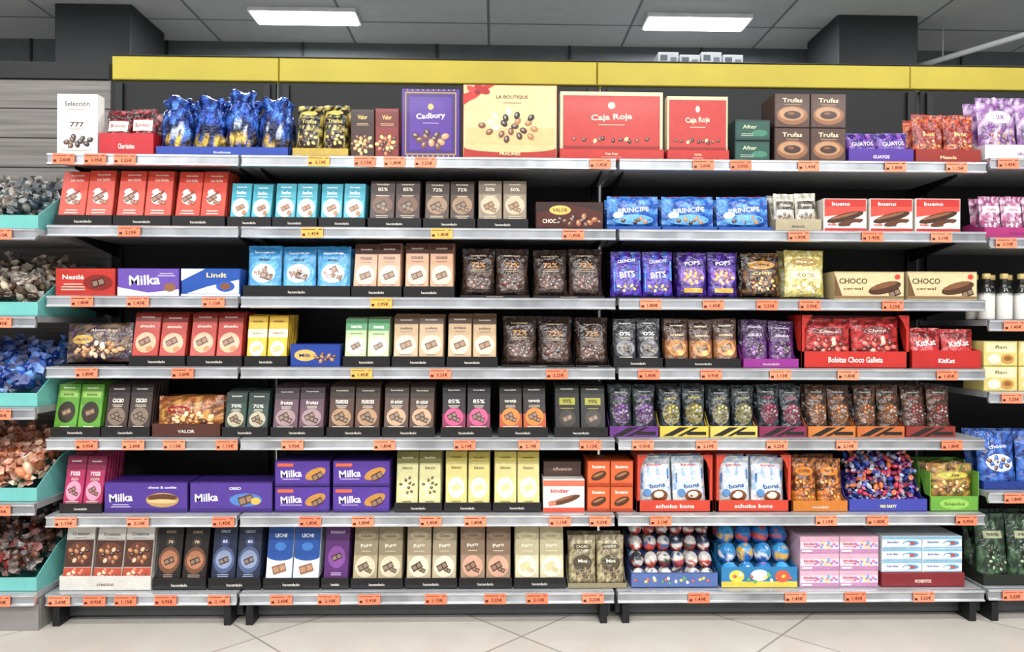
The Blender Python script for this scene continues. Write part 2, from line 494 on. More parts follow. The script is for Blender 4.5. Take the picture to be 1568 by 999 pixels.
# ================================================================== ROW 1
b=MB(); w,h=fr(b,86,150,0,144)
b.box(0,w,0,.05,0,h,'e2e0dd',c=.002)
art(b,[('t','Selección',.5,.84,.62,.08,'4a3b33'),('l',.5,.74,.5,1,.03,'998877'),('t','777',.5,.5,.34,.08,'4a3028'),('l',.5,.42,.4,1,.02,'998877'),
  ('k',.5,.22,.36,.09,9,['3c2418','5b3824','2b1810'],.085),('e',.5,.09,.4,.02,'c9c2ba')],w,h)
b.finish('praline_gift_box')
pouches(151,236,0,158,2,[('r',.12,.5,.88,.74,'e8ded6'),('t','Bombón',.5,.63,.56,.09,'8a1420'),('k',.5,.28,.3,.1,6,['3a1812','7a1018'],.1),('r',.02,.8,.98,.88,'2c0c10')],
  speckle(['8c1620','4a0c14','a82028'],7),lip=34,col='b51622',txt='Cherrissimo',tcol='f0e0d8',name='chocolate_bag_display')
def tied(b,cx,cy,z0,w,h,colf,n=36,seed=0,mat='metalfoil'):
    pr=[(.02,.0),(.85,.0),(.98,.06),(1.04,.16),(1.02,.28),(.98,.4),(1.0,.5),(.97,.6),(.9,.69),(.8,.76),(.64,.81),(.66,.86),(.8,.92),(.86,.97),(.66,1.0),(.3,.95)]
    vs=[];cs=[];fs=[]
    for j,(r,z) in enumerate(pr):
        for i in range(n):
            a=2*pi*i/n; rr=r*(1+.16*noise.noise(Vector((cos(a)*4+seed,sin(a)*4,z*8))) + (.12*sin(a*6+seed)*min(1,(z-.6)*4) if z>.6 else 0.04*sin(7*a+z*14)))
            vs.append((cx+w/2*.94*rr*cos(a),cy+w/2*.6*rr*sin(a),z0+z*h+(.008*sin(a*3+seed) if z>.85 else 0))); cs.append(C(colf(i/n,z)))
    for j in range(len(pr)-1):
        for i in range(n):
            k=(i+1)%n; fs.append([j*n+i,j*n+k,(j+1)*n+k,(j+1)*n+i])
    b.add(vs,fs,cs,mat,True)
def bluef(s):
    def f(u,v):
        if v<.03: return '0e1f5a'
        nn=noise.noise(Vector((u*16,v*9,s)))
        if .34<v<.56 and .64<u<.86: return '101a3c' if nn<.15 else 'b8c4d8'
        if .05<v<.3 and .55<u<.95: return 'c9a640' if nn>.1 else ('2a2018' if nn<-.1 else '24408c')
        return '4c84d8' if nn>.22 else '2350b0' if nn>.0 else '143080' if nn>-.2 else '091a50'
    return f
b=MB(); w,h=fr(b,238,442,0,137)
tray(b,w,.17,.034,.04,'1b3f9e',txt='Bombones',tcol='d8dcf0')
for i in range(4):
    tied(b,w*(i+.5)/4,.048,.002,w/4*1.02,h*(1 if i==2 else .9),bluef(i*3.1),seed=i)
    tied(b,w*(i+.5)/4,.118,.002,w/4*1.0,h*.93,bluef(i*2.1+9),seed=i+7)
b.finish('foil_candy_bag_display')
pouches(447,534,0,150,2,[('r',.1,.58,.9,.72,'14110c'),('t','Trufas',.5,.65,.56,.08,'d8bc58'),('e',.5,.3,.36,.17,'2a1c12'),('k',.5,.3,.32,.14,10,['c9a848','503018','e0c870'],.08),('e',.5,.82,.3,.05,'c8b860')],
  speckle(['16130e','2a2412','a08c3c','100d08','c8bc70'],9),lip=14,col='b89b3c',txt=None,name='truffle_bag_display',mode='flow')
b=MB(); w,h=fr(b,536,613,0,166)
for i,(c,cc) in enumerate((('3a221c',['c89858','e0c080','6a3a20']),('7c2a26',['b06838','4a2018','e8c070']))):
    b2=b.M.copy(); b.M=b2@Matrix.Translation((i*w/2,0,0))
    ww=w/2-.003
    b.box(0,ww,0,.1,0,h*(.98 if i==0 else 1),c,c=.002)
    art(b,[('r',.05,.62,.95,.93,mixc(c,'000000',.3)),('t','Valor',.5,.82,.42,.09,'e6c470'),('l',.5,.68,.6,2,.03,'c8a878'),('k',.5,.27,.42,.2,18,cc,.1)],ww,h)
    b.M=b2
b.finish('chocolate_almond_box')
b=MB(); w,h=fr(b,614,705,0,136)
b.box(0,w,0,.04,0,h,'45287c',c=.002)
art(b,[('r',.06,.05,.94,.95,'a98a4c'),('r',.08,.07,.92,.93,'3c2070'),('r',.14,.12,.86,.88,'4e2c8c'),('e',.5,.74,.05,.045,'c8a860'),('t','Cadbury',.5,.6,.5,.1,'f4f0f6',.06),('l',.5,.5,.3,1,.02,'c8b8d8'),
  ('k',.5,.28,.3,.12,11,['4a2a1c','6e4024','c8925a'],.07)]+[('e',.1+.8*i/9,.975,.012,.01,'c8a860') for i in range(10)]+[('e',.1+.8*i/9,.028,.012,.01,'c8a860') for i in range(10)],w,h)
b.finish('purple_praline_box')
b=MB(); w,h=fr(b,708,854,0,130)
b.box(0,w,0,.045,0,h,'d6bc8a',c=.002,side='a03a28')
art(b,[('r',.01,.01,.99,.15,'a82a24'),('e',.5,.16,.5,.07,'d4b882'),('r',.03,.2,.97,.97,'d8c08e'),('r',.03,.2,.97,.42,'d0b07a'),('t','LA BOUTIQUE',.52,.83,.34,.05,'5a2a1c'),('l',.52,.75,.26,1,.02,'8a6a4a'),
  ('k',.5,.44,.32,.2,20,['4a2818','2c1810','7a4828','a8703c','e8d8b8'],.042),
  ('p',[(.0,.86),(.0,.72),(.33,.99),(.24,.99)],'b8211f'),('e',.12,.86,.1,.045,'cf2b26',.6),('e',.2,.93,.09,.05,'a81a1c',-.4),('e',.1,.92,.07,.04,'d8382e',-.6),('e',.15,.89,.03,.03,'7c1214'),
  ('t','PRALINES',.5,.07,.22,.045,'f0d8a8')],w,h)
b.finish('assorted_chocolates_gift_box')
def redbox(px0,px1,yt,name):
    b=MB(); w,h=fr(b,px0,px1,0,yt,y=.02)
    lp=.045
    b.box(0,w,0,.12,0,lp*.9,'b42a22',c=.002)
    b.M=b.M@Matrix.Translation((0.002,.012,lp*.9)); w-=.004; hh=h-lp*.9
    b.box(0,w,0,.04,0,hh,'d4c29c',c=.002)
    art(b,[('r',.03,.0,.97,.93,'ac2c26'),('r',.045,.02,.955,.91,'b4322c'),('e',.5,.76,.035,.06,'f0e0c0'),('t','Caja Roja',.5,.55,.4,.13,'f4e4c8',.05),('l',.5,.42,.26,1,.03,'e8c8a8'),
      ('k',.5,.17,.42,.03,11,['4a2014','7a3820','2c120c','e8c890'],.024 if w>.3 else .034),('r',.03,.0,.97,.06,'8a1c1a')],w,hh)
    b.M=b.M@Matrix.Translation((-.002,-.012,-lp*.9))
    art(b,[('t','Caja Roja',.5,.55,.12,.24,'f0d8b0'),('l',.5,.25,.2,1,.1,'e8b8a0')],w,lp*.9)
    b.finish(name)
redbox(856,1018,139,'red_praline_gift_box'); redbox(1021,1118,146,'red_praline_gift_box')
boxes(1124,1181,0,183,1,2,[('r',.04,.1,.96,.9,'1c4a40'),('t','After',.42,.66,.4,.18,'c8c8a0'),('e',.7,.36,.22,.16,'3a7a60'),('l',.35,.3,.4,2,.08,'a8b8a0')],'12302c',name='mint_chocolate_box')
boxes(1185,1297,0,143,2,2,[('r',.03,.03,.97,.97,'4a3026'),('t','Trufas',.5,.8,.56,.13,'e8d4b0'),('e',.5,.36,.44,.28,'8a5a38'),('e',.48,.4,.36,.2,'b08460'),('e',.5,.37,.24,.12,'3c2218'),('e',.46,.41,.1,.04,'7a4c30'),('l',.5,.66,.5,1,.03,'c8a888')],'3a2620',name='truffle_box')
pouches(1299,1400,0,197,2,[('t','GUAYOS',.5,.6,.7,.15,'e8dcf0',.06),('e',.7,.25,.25,.14,'e8b8d0'),('k',.4,.25,.3,.1,7,['5a3020','c89060'],.06)],
  speckle(['3c1e78','2c155c','5a34a0','8a5ab0'],6),lip=22,col='4a2a90',txt='GUAYOS',tcol='f0e0f4',name='chocolate_bag_display')
pouches(1402,1503,0,168,2,[('e',.5,.55,.42,.2,'8a2018'),('t','Mix',.5,.58,.4,.1,'e8c070'),('k',.5,.28,.38,.16,14,['b0642c','6a2c18','e0a050'],.06)],
  speckle(['a8281c','7c1a18','c8602c','5a2018'],8),lip=22,col='8c2218',txt='Mezcla',tcol='f4d8a0',name='chocolate_bag_display')

# ================================================================== ROW 2
for a,c in ((82,172),(172,262),(262,345)):
    bars(a,c,1,258,2,[('t','hacendado',.55,.92,.5,.035,'f6e6e0'),('t','con leche',.55,.83,.5,.05,'f6e6e0'),('e',.5,.5,.3,.12,'f0e2da',.5),('q',.42,.5,.2,'5c2a1c',.6),('q',.62,.42,.14,'7a3c26',-.3),('e',.35,.62,.14,.04,'f4eeea',.5),('e',.62,.6,.1,.03,'8a3020',.9),('l',.5,.25,.6,3,.05,'f0c8bc')],'cc4230',lip=17)
for a,c in ((347,416),(416,486),(487,560)):
    bars(a,c,1,278,2,[('r',.01,.6,.99,.99,'2a92a8'),('t','hacendado',.5,.91,.5,.04,'e8f2f4'),('t','leche',.5,.78,.46,.08,'f2f8f8'),('l',.5,.68,.6,1,.04,'e2f0f0'),('e',.5,.42,.42,.22,'e6eae8'),('q',.5,.42,.22,'7a4a30',.5),('e',.7,.3,.12,.06,'a87850'),('r',.01,.01,.99,.14,'70bcc8')],'4aaabb',lip=16)
for a,c,bs,gl,pc,tx in ((562,646,'3a2822','6a4a38','1e120e','85%'),(647,729,'4a3a32','94785e','3a2820','72%'),(730,810,'8a7a68','bcac92','6a4c34','50%')):
    bars(a,c,1,274,2,[('r',.01,.72,.99,.99,mixc(bs,'000000',.3)),('t','hacendado',.5,.92,.5,.035,'e0d8c8'),('t',tx,.5,.81,.4,.075,'e8dcc8'),('e',.5,.47,.42,.2,gl),('q',.45,.46,.22,pc,.5),('q',.6,.38,.16,mixc(pc,'806040',.3),-.4),('l',.5,.66,.6,1,.03,'d8ccb8'),('l',.5,.22,.6,2,.04,'c8b8a0')],bs,lip=16)
boxes(819,925,1,309,1,1,[('r',.02,.08,.98,.92,'4a1c14'),('p',[(.02,.6),(.5,.9),(.98,.65),(.98,.92),(.02,.92)],'2a1a16'),('e',.36,.7,.16,.17,'d8b45a'),('t','VALOR',.36,.7,.22,.13,'3a1814'),('k',.62,.32,.34,.18,14,['3a1a10','5a2c18','a06030'],.05),('t','CHOC',.2,.3,.2,.15,'f0e0c8'),('r',.02,.02,.98,.08,'14100e')],'3a1812',name='chocolate_tablet_box')
for a,c in ((929,1013),(1014,1099),(1100,1184)):
    pouches(a,c,1,297,1,[('p',[(.06,.72),(.94,.72),(.88,.98),(.12,.98)],'c42c2a'),('t','PRINCIPE',.5,.55,.6,.14,'f4f6fa',.08),('e',.5,.26,.4,.15,'6ab0e8'),('k',.52,.24,.26,.09,6,['5a3420','c08a50'],.05),('e',.2,.4,.1,.1,'d8e8f8')],
      speckle(['2058b0','164494','3478c8','5a9ae0'],5),mode='side',t=.06,k=2,lip=6,col='1c4ca0',txt=None,name='snack_multipack_bag',tilt=3)
pouches(1187,1259,1,290,2,[('r',.1,.55,.9,.78,'3a2c24'),('t','choco',.5,.67,.5,.09,'e8e0d0'),('k',.5,.3,.32,.14,10,['4a3020','7a5a40','b09878'],.1)],speckle(['dcd8cc','b8b4a4'],6),lip=19,col='a89c80',txt='snack',tcol='504838',name='snack_display_box',hs=.125)
for a,c in ((1260,1329),(1331,1400),(1401,1473)):
    boxes(a,c,1,304,1,1,[('r',.02,.76,.98,.98,'b82c26'),('p',[(.02,.45),(.02,.76),(.98,.76),(.98,.62)],'d0473a'),('t','bueno',.4,.84,.42,.11,'f8f4f0'),('e',.5,.44,.44,.12,'3e2416',.25),('e',.47,.48,.34,.04,'8a5a38',.25),('e',.62,.28,.3,.09,'5a3420',.2),('e',.75,.2,.14,.08,'f8f4e8'),('t','milk',.2,.22,.2,.08,'b82c26'),('r',.02,.02,.98,.1,'b82c26')],'deDAd4'.lower(),name='chocolate_wafer_box',side='d0c8c0')

# ================================================================== ROW 3
boxes(83,177,2,411,1,1,[('r',.01,.1,.99,.9,'b02c22'),('e',.72,.48,.25,.3,'7a1c16'),('q',.72,.48,.11,'3a1810',.3),('t','Nestlé',.3,.68,.36,.17,'f4e4d8'),('l',.3,.4,.4,3,.1,'e8b8a8')],'b83026',name='chocolate_tablet_box')
boxes(178,275,2,411,1,1,[('p',[(.0,.0),(1,.0),(1,.25),(.5,.12),(0,.32)],'d8d2e4'),('t','Milka',.44,.58,.5,.36,'f2f0f8',.05),('e',.85,.32,.1,.16,'8a5a3c'),('l',.8,.8,.3,2,.08,'c8b8e0')],'6248a0',name='chocolate_tablet_box')
boxes(276,369,2,411,1,1,[('p',[(.0,.55),(.4,.98),(0,.98)],'e0e6ee'),('p',[(.1,.1),(.98,.1),(.98,.6),(.45,.35)],'e8eaf0'),('t','Lindt',.6,.76,.34,.17,'e8d090'),('e',.75,.36,.16,.2,'2850a8'),('e',.75,.36,.09,.12,'7a4a30'),('r',0,0,1,.08,'e0e4ec')],'1d4a9c',name='chocolate_tablet_box')
pouches(371,537,2,372,3,[('r',.08,.8,.92,.93,'2c84c0'),('t','hacendado',.5,.86,.6,.045,'f6fafc'),('e',.5,.42,.34,.2,'d8e6f0'),('q',.45,.45,.2,'6a3c28',.5),('q',.6,.36,.17,'4a2a1e',-.3),('t','mini',.5,.71,.3,.06,'2c4c6a'),('l',.5,.14,.5,2,.04,'2c6aa0')],
   bands([(.12,'2a80bc'),(.8,'5ca8d8'),(1,'2c88c4')]),lip=17,name='chocolate_pouch_display',t=.06)
for a,c in ((537,616),(617,697)):
    bars(a,c,2,372,2,[('r',.01,.8,.99,.99,'4a2c26'),('t','hacendado',.5,.9,.5,.04,'f0e0d0'),('t','mousse',.5,.72,.5,.055,'5a3426'),('l',.5,.64,.5,1,.03,'8a6048'),('e',.5,.38,.42,.2,'e4c8ac'),('q',.5,.38,.24,'5c3828',.4),('l',.5,.2,.6,1,.03,'8a6048'),('r',.01,.01,.99,.14,'b47c60')],'c89878',lip=17)
dkp=[('r',.12,.8,.88,.9,'1e120e'),('t','hacendado',.5,.85,.5,.04,'c8b090'),('t','72%',.5,.64,.42,.11,'c89058'),('l',.5,.53,.5,2,.035,'a08060'),('e',.5,.28,.38,.17,'4a2c20'),('k',.5,.27,.32,.13,11,['2a140c','6a4030','3c2014'],.075)]
DKC=['2a1c18','3a2822','1e1310','4a3428']
pouches(704,812,2,374,2,dkp,speckle(DKC,6),lip=4,name='dark_chocolate_pouch_display',t=.07)
pouches(816,927,2,376,2,dkp,speckle(DKC,6,4),lip=4,name='dark_chocolate_pouch_display',t=.07)
pouches(937,1036,2,380,2,[('p',[(.05,.1),(.95,.35),(.95,.8),(.05,.55)],'2c78c4'),('t','CRUNCHY',.5,.78,.6,.075,'f0f0fa',.1),('t','BITS',.5,.47,.5,.14,'f2f6ff',.1),('k',.5,.18,.34,.09,10,['5a3020','e8b040'],.06)],
   speckle(['4426a0','2c186c','5a3cb8','3060b8'],6),lip=0,name='chocolate_pouch_display',t=.05)
pouches(1037,1136,2,380,2,[('e',.5,.45,.4,.2,'7a4cb0'),('t','POPS',.5,.75,.5,.09,'f4e8fa',.1),('k',.5,.45,.34,.17,16,['d8902c','e8b850','6a3820'],.07),('r',.2,.08,.8,.18,'c89830')],
   speckle(['3a1c80','241058','55309c'],6),lip=0,name='chocolate_pouch_display',t=.05)
pouches(1138,1203,2,382,1,[('e',.5,.72,.36,.1,'b8863c'),('t','TOFFEE',.5,.72,.42,.06,'2a1810'),('t','Crisp',.5,.52,.5,.1,'e8c878',.1),('k',.5,.26,.36,.15,20,['9c6428','e0b060','3a2010'],.05)],speckle(['2a1812','1c100c','7a5020'],8),name='caramel_candy_pouch',t=.06)
pouches(1204,1271,2,377,1,[('e',.5,.75,.36,.09,'a8822c'),('t','Pasas',.5,.75,.42,.055,'f6f0d8'),('r',.12,.38,.88,.55,'e8dca8'),('t','coco',.5,.46,.42,.08,'8a6a20'),('k',.5,.2,.36,.1,12,['f0e8c0','a89040'],.06)],speckle(['d4c880','b8a858','e4dca8'],7),name='white_chocolate_pouch',t=.06)
for a,c in ((1276,1386),(1388,1498)):
    boxes(a,c,2,416,1,1,[('r',.01,.06,.99,.94,'cdbb90'),('t','CHOCO',.27,.66,.4,.2,'3a2818'),('t','cereal',.27,.4,.28,.1,'6a5030'),('e',.72,.42,.24,.2,'4a2c1a',.25),('e',.7,.5,.2,.09,'7a5030',.25),('q',.86,.24,.08,'3a2014',.4),('e',.9,.82,.04,.09,'c8352a'),('p',[(0,.06),(.12,.06),(0,.94)],'6a4a2c'),('r',.01,.06,.99,.13,'8a6a44')],'b8a67c',name='cereal_chocolate_box')

# ================================================================== ROW 4
pouches(88,194,3,490,1,[('p',[(.1,.6),(.9,.75),(.9,.9),(.1,.85)],'4a2a6a'),('e',.3,.54,.18,.12,'c8a050'),('t','VALOR',.3,.54,.24,.07,'4a1c3a'),('t','Almendras',.62,.78,.4,.07,'e8d8c0'),('k',.55,.28,.36,.18,26,['a87038','d8a870','5a3018','e8d0b0'],.045)],
   speckle(['4a3428','6a5a4c','3c2a48','8a7058'],6),mode='side',t=.08,k=2,name='almond_chocolate_bag',tilt=8)
for a,c in ((196,284),(285,371)):
    bars(a,c,3,480,2,[('r',.01,.84,.99,.99,'7a2018'),('t','hacendado',.5,.92,.5,.035,'f0dcd0'),('t','almendra',.5,.74,.56,.055,'f4e0d0'),('e',.5,.42,.4,.2,'d4a88c'),('q',.45,.44,.22,'5c2c1c',.5),('e',.65,.3,.14,.05,'b87840',.5),('e',.35,.3,.12,.05,'d8a870',-.3),('l',.5,.12,.6,2,.04,'f0c8b8')],'b03426',lip=16)
bars(373,441,3,484,2,[('r',.01,.55,.99,.72,'f0e8c8'),('t','blanco',.5,.64,.5,.06,'8a6a10'),('t','hacendado',.5,.88,.5,.04,'6a4a08'),('e',.5,.32,.36,.16,'f4eccc'),('q',.5,.32,.22,'c8ac64',.4),('l',.5,.12,.6,1,.03,'8a6a10')],'e0b42c',lip=16)
boxes(443,522,3,527,1,1,[('e',.3,.5,.22,.26,'c8a85a'),('t','Milk',.3,.5,.24,.15,'1a2c6a'),('k',.7,.4,.22,.2,10,['5a3420','a07040'],.05)],'1c3a8c',name='chocolate_tablet_box')
bars(524,598,3,488,2,[('r',.01,.74,.99,.99,'44905a'),('t','menta',.5,.82,.5,.07,'f4f8ee'),('e',.5,.4,.4,.2,'f6f4e4'),('q',.5,.4,.22,'5a4030',.5),('l',.5,.66,.6,1,.03,'4c7a50'),('r',.01,.01,.99,.12,'5aa06a')],'b4c496',lip=16)
for a,c in ((599,682),(683,763)):
    bars(a,c,3,483,2,[('r',.01,.82,.99,.99,'5a4234'),('t','hacendado',.5,.91,.5,.035,'f0e4d0'),('t','avellana',.5,.74,.5,.05,'5a3c28'),('l',.5,.66,.5,1,.03,'8a6a50'),('e',.5,.4,.42,.2,'dccbac'),('q',.5,.4,.24,'6a4630',.4),('l',.5,.2,.5,1,.03,'8a6a50'),('r',.01,.01,.99,.14,'987858')],'c0a27c',lip=16)
pouches(768,880,3,481,2,dkp,speckle(DKC,6,8),lip=4,name='dark_chocolate_pouch_display',t=.07)
pouches(881,936,3,482,1,dkp,speckle(DKC,6,12),lip=4,name='dark_chocolate_pouch_display',t=.07)
pouches(939,1016,3,485,2,bart(top='24242a',txt='0%',glow='707074',pic='1c1616',tc='e8e8ea'),speckle(['3c3c42','2c2c32'],5),lip=15,t=.04)
pouches(1018,1136,3,485,3,[('r',.12,.8,.88,.9,'2c1810'),('t','hacendado',.5,.85,.5,.04,'f0dcc0'),('t','caramelo',.5,.65,.56,.06,'f0d8b0'),('e',.5,.36,.38,.18,'b88048'),('q',.5,.37,.22,'4a2818',.4),('e',.62,.26,.14,.06,'e8b870')],bands([(.15,'2a1810'),(.55,'8c5a34'),(1,'4a3024')]),lip=14,t=.045)
pouches(1138,1224,3,487,2,[('t','hacendado',.5,.84,.5,.04,'e8d8f0'),('t','CIRUELA',.5,.66,.52,.06,'f0e0f4'),('e',.5,.36,.36,.18,'3a1448'),('k',.5,.36,.28,.12,10,['2a1018','8a4a9c','5a3040'],.08)],bands([(.5,'5a2a6a'),(1,'3a1848')]),lip=14,col='8c2a84',t=.045)
def window_display(px0,px1,row,ytop,col,n,bagops,bagcol,txt,name,lip=20,side=.012):
    b=MB(); w,h=fr(b,px0,px1,row,ytop); dd=.13
    tray(b,w,dd,lip/430,h*.9,col,txt=None,t=.003)
    b.box(0,side,0,.003,0,h,col,c=.0005); b.box(w-side,w,0,.003,0,h,col,c=.0005)
    for x in (0,w-.003): b.box(x,x+.003,0,dd,0,h,col,c=.0005)
    b.box(0,w,dd-.003,dd,0,h,col,c=.0005)
    for sg in (0,1):
        X=lambda u: u if sg==0 else w-u
        pts=[(X(side),h*.72),(X(side),h),(X(side+.03),h),(X(side+.012),h*.88)]
        if sg==1: pts=pts[::-1]
        b.dpoly(pts[::-1],col,-.002)
    b.dtext(txt,w*.5,lip/430*.5,w*.5,lip/430*.34,'f6e8e0',.0006)
    M0=b.M.copy(); bw=(w-2*side-.004)/n
    for i in range(n):
        for j in range(2):
            b.M=M0@Matrix.Translation((side+.002+i*bw,.008+j*.055,.01))@Matrix.Rotation(radians(-5+RU(-2,2)),4,'X')@Matrix.Rotation(radians(RU(-2,2)),4,'Y')
            b.surf=None; pillow(b,bw-.002,h*.9,.05,bagcol,seed=RU(0,40),mode='flow')
            if j==0: art(b,bagops,bw-.002,h*.9,'foil',.0014)
    b.M=M0;b.surf=None; b.finish(name)
rb=speckle(['9c1c22','b82a2c','5a1014','c04840'],8)
window_display(1226,1394,3,483,'b82820',2,[('e',.5,.72,.3,.1,'6a1018'),('t','Choco',.5,.72,.36,.06,'f4d8c0'),('k',.5,.4,.36,.18,16,['5a1c14','d86a5a','8a2420','e8b8a0'],.06)],rb,'Bolsitas Choco Galleta','chocolate_bag_window_display',lip=26)
pouches(1396,1503,3,500,2,[('e',.5,.3,.44,.24,'c02028'),('t','KitKat',.5,.6,.6,.16,'f8f2ee',.12),('e',.55,.8,.3,.06,'6a1014'),('e',.4,.3,.28,.1,'e8dcd8')],rb,lip=28,col='b0221e',txt='KitKat',tcol='f8f0ea',name='chocolate_bag_display',t=.05)

# ================================================================== ROW 5
def b5(px0,px1,yt,bs,**k): bars(px0,px1,4,yt,2,bart(**k),bs,lip=15)
bars(76,154,4,590,2,[('t','hacendado',.5,.92,.5,.035,'f0f4e0'),('r',.1,.73,.9,.86,'94bc58'),('t','stevia',.5,.79,.46,.06,'2c4a10'),('e',.5,.44,.38,.21,'2c2418'),('q',.5,.44,.2,'6a4a30',.4),('l',.5,.15,.6,2,.04,'dcecc0')],'58962c',lip=15)
b5(154,230,590,'3c2c28',top='261b19',txt='cacao',glow='7a6858',pic='2a1a14')
pouches(232,338,4,604,1,[('p',[(.1,.7),(.9,.7),(.8,.95),(.2,.95)],'6a2018'),('e',.35,.62,.18,.11,'8a1c18'),('t','VALOR',.35,.62,.24,.06,'f0d890'),('k',.5,.32,.42,.24,34,['c8843c','e8b468','8a4a20','5a2c14','f0d0a0'],.042)],speckle(['b87038','7a4424','d09850'],7),mode='side',t=.07,k=2,lip=20,col='4a241a',txt='VALOR',name='almond_chocolate_bag')
b5(339,411,602,'2a4038',top='182824',txt='70%',glow='b0a68c',pic='3a2418')
b5(413,497,594,'5e4250',top='36262e',txt='frutas',glow='9c8082',pic='3a2020')
b5(499,583,592,'52392e',top='34261f',txt='nueces',glow='a88464',pic='3c2418')
b5(584,667,592,'553e33',top='36281f',txt='sin azúcar',glow='bc9a7c',pic='4a3020')
b5(674,754,592,'2a2226',top='1c181a',txt='85%',glow='d4507e',pic='3a1824',low='7c2a4a')
b5(762,840,592,'2a1e1a',top='1c1614',txt='naranja',glow='e47a2c',pic='4a2010',low='a84a20')
bars(848,932,4,592,2,[('t','hacendado',.5,.92,.5,.035,'d8d8c0'),('r',.18,.6,.82,.74,'a8a430'),('t','99%',.5,.67,.36,.08,'1a1a10'),('e',.5,.33,.34,.17,'3a342e'),('q',.5,.33,.2,'54423a',.4),('l',.5,.52,.6,1,.03,'a8a430')],'1a1918',lip=15)
LP=[('933','1009','5c2a74','8a4ca6','CIRUELA'),('1010','1086','ccb444','c8b848','LIMON'),('1087','1161','ccb858','c8c078','COCO'),('1162','1236','7c2448','b03c64','FRESA'),('1237','1311','c07030','d08040','MANGO'),('1312','1386','b86028','c87838','NARANJA'),('1387','1464','802a22','a04030','CEREZA')]
for i,(a,c,lc,ac,tx) in enumerate(LP):
    a=int(a);c=int(c)
    stripes=[('r',0,0,1,1,lc),('p',[(.05,.1),(.25,.1),(.6,.9),(.4,.9)],'1a1614'),('p',[(.35,.1),(.45,.1),(.8,.9),(.7,.9)],'1a1614'),('r',.55,.2,.95,.5,'1a1614')]
    body=['101315','181e22','242c30','485258'] if i<4 else ['2c1a14','3c241a','5c3a28','1a1210']
    pouches(a,c,4,588,2,[('t','hacendado',.5,.86,.5,.04,'c8ccc8'),('t',tx,.5,.74,.5,.045,ac),('e',.5,.42,.38,.22,mixc(ac,'101010',.75)),('k',.5,.42,.36,.2,18,['2a1812',ac,'4c3428','8c8c88','181210'],.06)],
      speckle(body,8,i*3.3),lip=17,col=lc,t=.045,mat='foil',lipart=stripes,txt=None,name='dark_fruit_chocolate_pouch_display')

# ================================================================== ROW 6
bars(90,157,5,702,2,bart(top='7a1840',txt='rosa',glow='dc8ea8',pic='5a2030',tc='fae0ea'),'a82858',lip=15,col='1c1416')
for a,c in ((158,288),(289,418)):
    boxes(a,c,5,739,1,1,[('r',.005,.1,.995,.96,'4a3088'),('p',[(0,.02),(1,.02),(1,.14),(0,.14)],'36206c'),('t','Milka',.2,.5,.28,.26,'f2eef8',.05),('e',.7,.42,.2,.24,'b48c58'),('e',.7,.5,.18,.12,'5a3420'),('e',.7,.38,.18,.07,'d8b47c'),('t','choco & cookie',.7,.84,.34,.08,'e8e0f0'),('l',.2,.26,.24,2,.07,'c8b8e0')] if a<200 else
      [('r',.005,.1,.995,.96,'4c328a'),('p',[(0,.02),(1,.02),(1,.14),(0,.14)],'36206c'),('t','Milka',.2,.5,.28,.26,'f2eef8',.05),('e',.68,.42,.2,.22,'4a78b8'),('q',.68,.42,.09,'5a3420',.3),('e',.8,.38,.06,.12,'d8ac50'),('t','OREO',.55,.8,.14,.1,'e8e8f8')],'402878',name='cookie_box')
for a,c in ((419,506),(508,598)):
    boxes(a,c,5,706,1,2,[('r',.01,.04,.99,.96,'4e308e'),('t','Milka',.3,.5,.38,.28,'f2eef8',.06),('e',.74,.5,.2,.2,'b8823c',.4),('q',.78,.4,.1,'4a2818',.5),('r',.05,.78,.34,.9,'d86038'),('l',.3,.28,.4,1,.06,'c8b8e0'),('r',.01,.04,.99,.12,'36206c')],'402878',name='cookie_box',depth=.15)
for i,(a,c) in enumerate(((603,678),(679,753),(754,830))):
    if i==0: o=[('r',.01,.8,.99,.99,'7c763c'),('t','hacendado',.5,.9,.5,.04,'f4f2e0'),('t','blanco',.5,.72,.46,.05,'5c5420'),('k',.5,.38,.36,.18,12,['3a2418','fcf8e8','5a3c28'],.08),('l',.5,.14,.5,2,.03,'5c5420')]
    else: o=[('r',.01,.82,.99,.99,'b8a850' if i==1 else 'c8b858'),('t','hacendado',.5,.9,.5,.04,'6a5c14'),('t','blanco',.5,.72,.46,.05,'6a5a20'),('e',.5,.38,.38,.18,'f0e8c8'),('q',.5,.38,.22,'d4be84',.4),('l',.5,.14,.5,2,.03,'8a7a30')]
    bars(a,c,5,696,2,o,['ccc690','d4c67c','d8ca86'][i],lip=15)
b=MB(); w,h=fr(b,831,896,5,735)
b.box(0,w,0,.12,0,h,'dedad6',c=.002)
art(b,[('r',.0,.0,1,.14,'c84a34'),('r',.0,.8,1,.98,'d86a50'),('t','kinder',.4,.66,.44,.12,'c8281c'),('e',.55,.38,.36,.1,'5c3420',.3),('e',.5,.42,.26,.04,'8a5a3c',.3),('q',.22,.28,.09,'d8583c',.2)],w,h)
M0=b.M.copy(); b.M=M0@Matrix.Translation((.004,.06,h+.0004)); b.box(0,w*.94,0,.06,0,.055,'4a3430',c=.002); art(b,[('t','choco',.5,.5,.5,.22,'c8a890')],w*.94,.055)
b.finish('chocolate_bar_box')
boxes(898,971,5,706,2,2,[('r',.03,.04,.97,.96,'d05c2c'),('t','bueno',.5,.78,.56,.13,'f8ece0'),('e',.5,.42,.36,.16,'4a2818',.4),('e',.48,.46,.25,.05,'9a6a40',.4),('r',.03,.04,.97,.14,'a83c1c')],'bc4c24',name='chocolate_wafer_box')
kb=speckle(['e0e4e8','c0cee0','ececea','98b8dc'],8)
